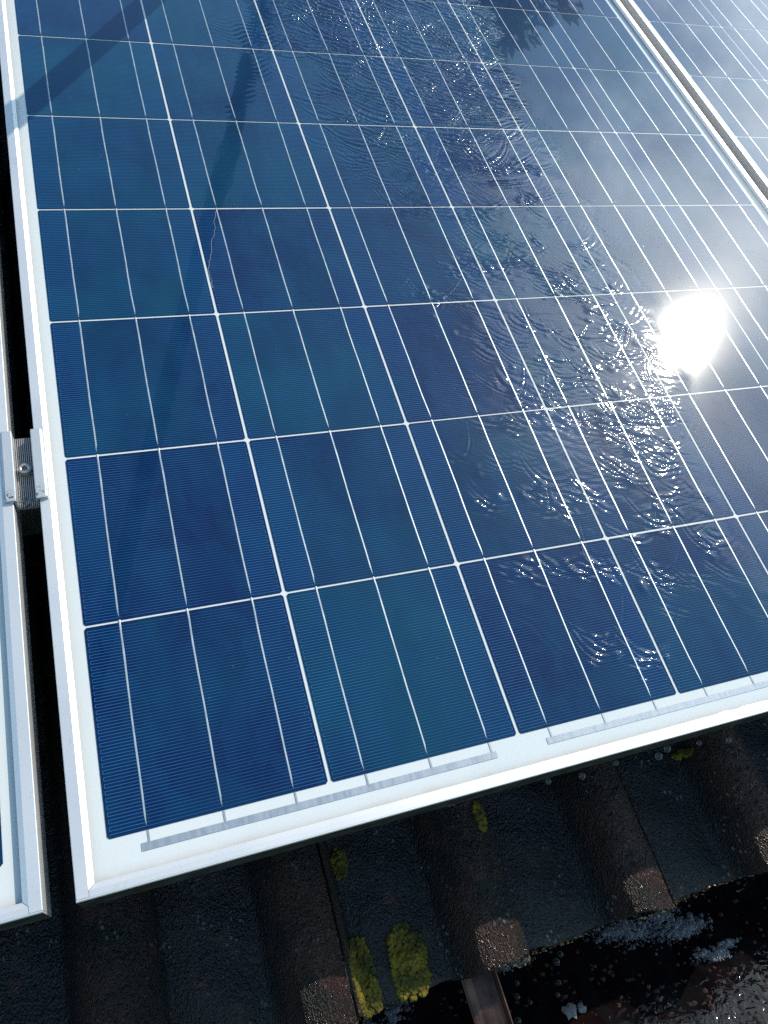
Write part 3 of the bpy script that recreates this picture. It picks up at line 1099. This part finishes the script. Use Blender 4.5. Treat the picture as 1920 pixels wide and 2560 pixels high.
tag(foam(1, 515, 0.15, 0.060, 0.021, 3800), 'large raft of grey soap foam against the tile edge at the right', 'foam', kind='stuff')
tag(foam(2, 560, 0.46, 0.026, 0.010, 1000), 'small patch of foam out in the gutter nearer the lower right corner', 'foam', kind='stuff')
tag(foam(3, 352, 0.06, 0.024, 0.009, 500), 'thin foam strip under the roll edge right of the copper strap', 'foam', kind='stuff')
tag(foam(4, 205, 0.10, 0.028, 0.010, 700), 'foam patch beneath the two big lichen spots', 'foam', kind='stuff')

# copper strap that hangs the gutter
m = MB()
top = M @ Vector((0.292, -0.152, -0.192))
path = [Vector((0, top.y + 0.05, top.z + 0.016)), Vector((0, top.y, top.z)), Vector((0, top.y - 0.03, top.z - 0.012)), Vector((0, GY - 0.02, GZ + 0.020)), Vector((0, GY - GR - 0.008, GZ + 0.012))]
prof2 = [(-0.016, 0.006), (-0.0135, 0.0012), (-0.006, -0.0006), (0.006, -0.0006), (0.0135, 0.0012), (0.016, 0.006), (0.0172, 0.0055), (0.0142, -0.0004), (0.006, -0.0022), (-0.006, -0.0022), (-0.0142, -0.0004), (-0.0172, 0.0055)]
for p in path:
    for (a, z) in prof2:
        m.v.append((0.288 + a, p.y, p.z + z))
k = len(prof2)
for i in range(len(path) - 1):
    for j in range(k):
        m.f.append((i * k + j, i * k + (j + 1) % k, (i + 1) * k + (j + 1) % k, (i + 1) * k + j))
m.f.append(tuple(range(k)))
m.f.append(tuple(range((len(path) - 1) * k, len(path) * k)))
tag(link('gutter_strap', m.mesh('gutter_strap', M_strap)), 'copper strap with turned-up edges crossing the gutter from under the tile edge', 'bracket')

# ------------------------------------------------------------------ lichen, grime, drops
def tile_z(x, y):
    """height of the lowest course at a roof-plane point (metres)"""
    return ZP + roll_h(x) - 0.036 * (y + 0.160)


def lichen(name, outline_fn, cx, cy, rx, ry, n, label, mat=None, lump=0.0015, seed=1, group=None, cat='lichen'):
    rg = random.Random(seed)
    m = MB()
    for _ in range(n):
        while True:
            a, b_ = rg.uniform(-1, 1), rg.uniform(-1, 1)
            if outline_fn(a, b_):
                break
        x, y = cx + a * rx, cy + b_ * ry
        z = tile_z(x, y)
        r_ = lump * rg.choice([0.5, 0.7, 0.9, 1.1, 1.5, 2.0])
        z += 0.0042 * max(0.0, 1 - (a * a + b_ * b_)) * rg.uniform(0.3, 1.0)
        h = r_ * rg.uniform(0.35, 0.9)
        k = 6
        ph = rg.uniform(0, 6.28)
        vs = [(x + r_ * rg.uniform(.75, 1.2) * math.cos(ph + 6.283 * i / k), y + r_ * rg.uniform(.75, 1.2) * math.sin(ph + 6.283 * i / k), z - 0.0006) for i in range(k)]
        vs += [(x + 0.55 * r_ * math.cos(ph + 6.283 * i / k), y + 0.55 * r_ * math.sin(ph + 6.283 * i / k), z + h * rg.uniform(.8, 1.1)) for i in range(k)]
        vs.append((x + rg.uniform(-.2, .2) * r_, y, z + h * rg.uniform(.7, 1.25)))
        m.add(vs, [(i, (i + 1) % k, k + (i + 1) % k, k + i) for i in range(k)] + [(k + i, k + (i + 1) % k, 2 * k) for i in range(k)])
    o = link(name, m.mesh(name, mat or M_lichen, False, False), roof=True)
    return tag(o, label, cat, group)


ell = lambda a, b_: a * a + b_ * b_ < 0.95 + random.uniform(-0.12, 0.14) + 0.18 * math.sin(5 * math.atan2(b_, a)) + 0.1 * math.sin(11 * math.atan2(b_, a) + 1)
half_l = lambda a, b_: ell(a, b_) and a < 0.55 + random.uniform(-.12, .12)
half_r = lambda a, b_: ell(a, b_) and a > -0.72 + 0.16 * b_ + random.uniform(-.1, .1)
LG = 'yellow lichen patches on the roof tiles'
lichen('lichen_patch', half_l, 0.1790, -0.1330, 0.0155, 0.029, 900, 'narrow yellow lichen patch, left one of the big pair at the tile edge', seed=3, group=LG)
lichen('lichen_patch', half_r, 0.2180, -0.1330, 0.0185, 0.028, 1250, 'rounded yellow lichen patch, right one of the big pair at the tile edge', seed=4, group=LG)
lichen('lichen_patch', ell, 0.1810, -0.0440, 0.0075, 0.0120, 260, 'small lichen spot close under the panel frame, straight above the big pair', seed=5, group=LG)
lichen('lichen_patch', ell, 0.3080, -0.0430, 0.0055, 0.0140, 220, 'slim lichen streak under the panel frame above the copper strap', seed=6, group=LG)
lichen('lichen_patch', ell, 0.5560, -0.0360, 0.0060, 0.0035, 90, 'lichen spot at the frame shadow on the far right, beside hanging drops', seed=7, group=LG)

rg = random.Random(9)
m = MB()
for _ in range(2600):
    x = rg.uniform(-0.3, 0.9)
    y = -0.1595 + rg.gauss(0, 0.0012)
    z = tile_z(x, -0.160) - abs(rg.gauss(0, 0.005)) - 0.001
    if math.sin(x * 43) + math.sin(x * 17 + 1) + rg.uniform(-0.8, 1.2) < -0.3:
        continue
    r_ = rg.uniform(0.0006, 0.0019)
    d = [Vector((rg.gauss(0, 1), rg.gauss(0, 1), rg.gauss(0, 1))).normalized() * r_ for _ in range(4)]
    m.add([(x + v.x, y + v.y * 0.6, z + v.z) for v in d], [(0, 1, 2), (0, 2, 3), (0, 3, 1), (1, 3, 2)])
tag(link('moss', m.mesh('moss', M_moss, False, False), roof=True), 'grey brown grime and moss along the lower edge of the tiles', 'moss', kind='stuff')


def drop_mesh(name):
    bm = bmesh.new()
    bmesh.ops.create_icosphere(bm, subdivisions=3, radius=1.0)
    me = bpy.data.meshes.new(name)
    bm.to_mesh(me)
    bm.free()
    me.materials.append(M_bubble)
    me.polygons.foreach_set('use_smooth', [True] * len(me.polygons))
    return me


dm = drop_mesh('water_drop')
rg = random.Random(15)
hang = [(262, -.030, -.052, 3.4, 1.0, 'clear round drop over the tile pan between the lichen spot and the lichen streak'),
        (262, -.033, -.041, 1.5, 3.2, 'thin falling streak of water just above the round drop near the lichen streak'),
        (352, -.036, -.046, 2.4, 1.2, 'small clear drop under the frame, first one right of the slim lichen streak'),
        (392, -.038, -.060, 2.9, 1.1, 'clear drop hanging over the roll above the large foam raft, left of its neighbour'),
        (418, -.037, -.042, 2.1, 1.4, 'small elongated drop close under the frame above the large foam raft'),
        (470, -.040, -.055, 3.3, 1.1, 'larger clear drop, lower one of the touching pair under the frame at right'),
        (475, -.037, -.045, 2.8, 1.3, 'clear drop, upper one of the touching pair under the frame at right'),
        (520, -.038, -.060, 2.2, 1.1, 'tiny clear drop between the touching pair and the far right lichen spot'),
        (560, -.042, -.070, 2.7, 1.0, 'clear drop over the last tile roll at the right edge of the picture')]
for x, y, z, r_, st_, lab in hang:
    o = link('water_drop', dm, roof=True, at=(x * MM, y, z))
    o.scale = (r_ * MM, r_ * MM, r_ * MM * st_)
    tag(o, lab, 'water drop', 'water drops falling off the panel frame')
bub = [(318, 0.52, 3.4, 'largest bubble of the row right of the copper strap, lowest in the picture'), (330, 0.40, 3.4, 'large clear bubble in the middle of the row right of the copper strap'),
       (333, 0.47, 2.4, 'medium bubble touching the underside of the large middle bubble by the strap'), (329, 0.53, 2.8, 'clear bubble beside the largest one, on its right, near the copper strap'),
       (340, 0.26, 2.8, 'clear bubble near the thin foam strip, upper end of the row by the strap'), (346, 0.18, 2.4, 'pale bubble touching the thin foam strip under the roll edge'),
       (326, 0.33, 2.0, 'small bubble close to the right edge of the copper strap'), (350, 0.32, 2.2, 'small bubble set apart to the right of the row by the strap'),
       (394, 0.14, 3.8, 'large pale bubble at the left tip of the large foam raft'), (402, 0.10, 3.2, 'pale bubble on the tile edge side of the large foam raft tip'),
       (386, 0.27, 2.6, 'clear bubble between the large foam raft and the pale leaf scraps'), (379, 0.34, 2.4, 'clear bubble right above the larger pale leaf scrap'),
       (470, 0.50, 1.9, 'lone bubble on dark water below the large foam raft'), (455, 0.62, 1.7, 'lone tiny bubble on open water toward the bottom edge, right of the leaf scraps')]
for x, f_, r_, lab in bub:
    p = eave_pt(x, f_)
    o = link('water_bubble', dm, at=(p.x, p.y, WZ + 0.0004))
    o.scale = (r_ * MM * 0.95,) * 3
    tag(o, lab, 'bubble', 'bubbles on the gutter water')

# pale scraps and dark litter lying in the gutter
def scrap(seed, x, f_, sx, sy, mat, lift=0.002):
    rg2 = random.Random(seed)
    p = eave_pt(x, f_)
    n = 14
    vs = [(p.x, p.y, WZ + lift + 0.003)]
    for i in range(n):
        a = 6.283 * i / n
        r_ = rg2.uniform(0.7, 1.15)
        vs.append((p.x + sx * r_ * math.cos(a), p.y + sy * r_ * math.sin(a), WZ + lift * rg2.uniform(0.2, 1.2)))
    fs = [(0, 1 + i, 1 + (i + 1) % n) for i in range(n)]
    return mesh_data('scrap', vs, fs, mat, True)


for sd, x, f_, sx, sy, lab in ((1, 383, 0.46, 0.0085, 0.0075, 'larger pale scrap of wet leaf lying in the gutter'),
                               (2, 395, 0.47, 0.0045, 0.0055, 'smaller pale leaf scrap right beside the larger one in the gutter')):
    tag(link('leaf_scrap', scrap(sd, x, f_, sx, sy, M_debris)), lab, 'leaf scrap')
m = MB()
rg = random.Random(33)
for _ in range(620):
    p = eave_pt(rg.uniform(120, 760), rg.uniform(0.05, 0.97))
    r_ = rg.uniform(0.0008, 0.0038)
    k = 5
    z = WZ + rg.uniform(-0.0008, 0.0012)
    vs = [(p.x, p.y, z + r_ * 0.5)] + [(p.x + r_ * rg.uniform(.5, 1.4) * math.cos(6.283 * i / k), p.y + r_ * rg.uniform(.4, 1.2) * math.sin(6.283 * i / k), z - 0.0006) for i in range(k)]
    m.add(vs, [(0, 1 + i, 1 + (i + 1) % k) for i in range(k)])
tag(link('debris', m.mesh('debris', M_mud, False, False)), 'dark rotting litter floating in the gutter', 'debris', kind='stuff')

# ------------------------------------------------------------------ washing pole (seen as a shadow and a reflection)
pd = Vector((-0.36147457, -0.82969995, 0.42536352))
p0 = Vector((0.469, 1.467, 0.012))
brush = bpy.data.objects.new('wash_brush', None)
C.objects.link(brush)
brush.location = M @ p0
brush.rotation_euler = (PITCH, 0, 0)
tag(brush, 'long black washing pole with a brush head resting on the middle panel', 'brush')
m = MB()
m.tube([pd * 0.03, pd * 2.9], 0.0148, 20)
link('pole', m.mesh('pole', M_pole, True), brush)
m = MB()
m.box(-0.19, 0.19, -0.03, 0.03, 0.030, 0.055)
link('brush_block', m.mesh('brush_block', M_pole), brush)
m = MB()
rg = random.Random(2)
for _ in range(700):
    x, y = rg.uniform(-.185, .185), rg.uniform(-.027, .027)
    m.tube([(x, y, 0.031), (x + rg.gauss(0, .004), y + rg.gauss(0, .004), -0.004)], 0.0011, 4)
bb = link('bristles', m.mesh('bristles', M_bristle, False, False), brush)
bb['kind'] = 'stuff'

# ------------------------------------------------------------------ trees beyond the ridge, mirrored in the pane
def tree(name, az, dist, tip_el, spread, n, label, narrow=1.0, seed=1, rusty=0):
    rg = random.Random(seed)
    eye = M @ Vector((loc.x, loc.y, -loc.z))            # the pane mirrors the eye below itself
    x, y = eye.x + dist * math.sin(R(az)), eye.y + dist * math.cos(R(az))
    top = eye.z + dist * math.tan(R(tip_el))
    H = top - gz
    root = bpy.data.objects.new(name, None)
    C.objects.link(root)
    root.location = (x, y, gz)
    tag(root, label, 'tree', 'trees standing beyond the roof')
    m = MB()
    m.tube([(0, 0, 0), (0.05, 0, H * 0.4), (0, 0.03, H * 0.75), (0, 0, H * 0.99)], [0.28, 0.20, 0.10, 0.015], 9)
    crown = MB()
    brown = MB()
    for _ in range(n):
        f_ = rg.random() ** 0.75                     # 0 at the tip
        dz = f_ * (H * 0.85)
        a = rg.uniform(0, 6.283)
        a = round(a * 7 / 6.283 + 0.37 * math.floor(dz * 2.6)) * 6.283 / 7 + rg.gauss(0, 0.16)
        dzq = max(0.0, math.floor(dz * 2.6) / 2.6 + rg.gauss(0.12, 0.06))
        rmax = spread * (dzq ** narrow) * (0.8 + 0.35 * math.sin(3.1 * math.floor(dz * 2.6) + a))
        r_ = max(0.0, rmax) * rg.random() ** 0.6
        c = Vector((r_ * math.cos(a), r_ * math.sin(a), H - dzq - 0.22 * r_ + rg.gauss(0, 0.04)))
        s = rg.uniform(0.04, 0.12)
        d1 = Vector((math.cos(a), math.sin(a), rg.uniform(-.6, .3))).normalized() * s
        d2 = Vector((rg.gauss(0, 1), rg.gauss(0, 1), rg.gauss(0, 1))).normalized() * s * 0.45
        tgt = brown if rg.random() < rusty else crown
        tgt.add([c - d1 - d2 * .3, c + d2, c + d1 * 1.2, c - d2], [(0, 1, 2, 3)])
    link('trunk', m.mesh('trunk', M_bark, True), root)
    link('crown', crown.mesh('crown', M_leaf, False, False), root)
    if brown.v:
        link('dead_twigs', brown.mesh('dead_twigs', M_leaf2, False, False), root)
    return root


tree('conifer_tree', 40.6, 9.0, 51.4, 0.30, 14000, 'dark pointed conifer mirrored upside down near the top of the panel', 0.9, 5, 0.03)
tree('broad_tree', 40.4, 9.6, 49.9, 0.44, 16000, 'broader dark tree mirrored beside the pointed conifer', 0.62, 6, 0.08)
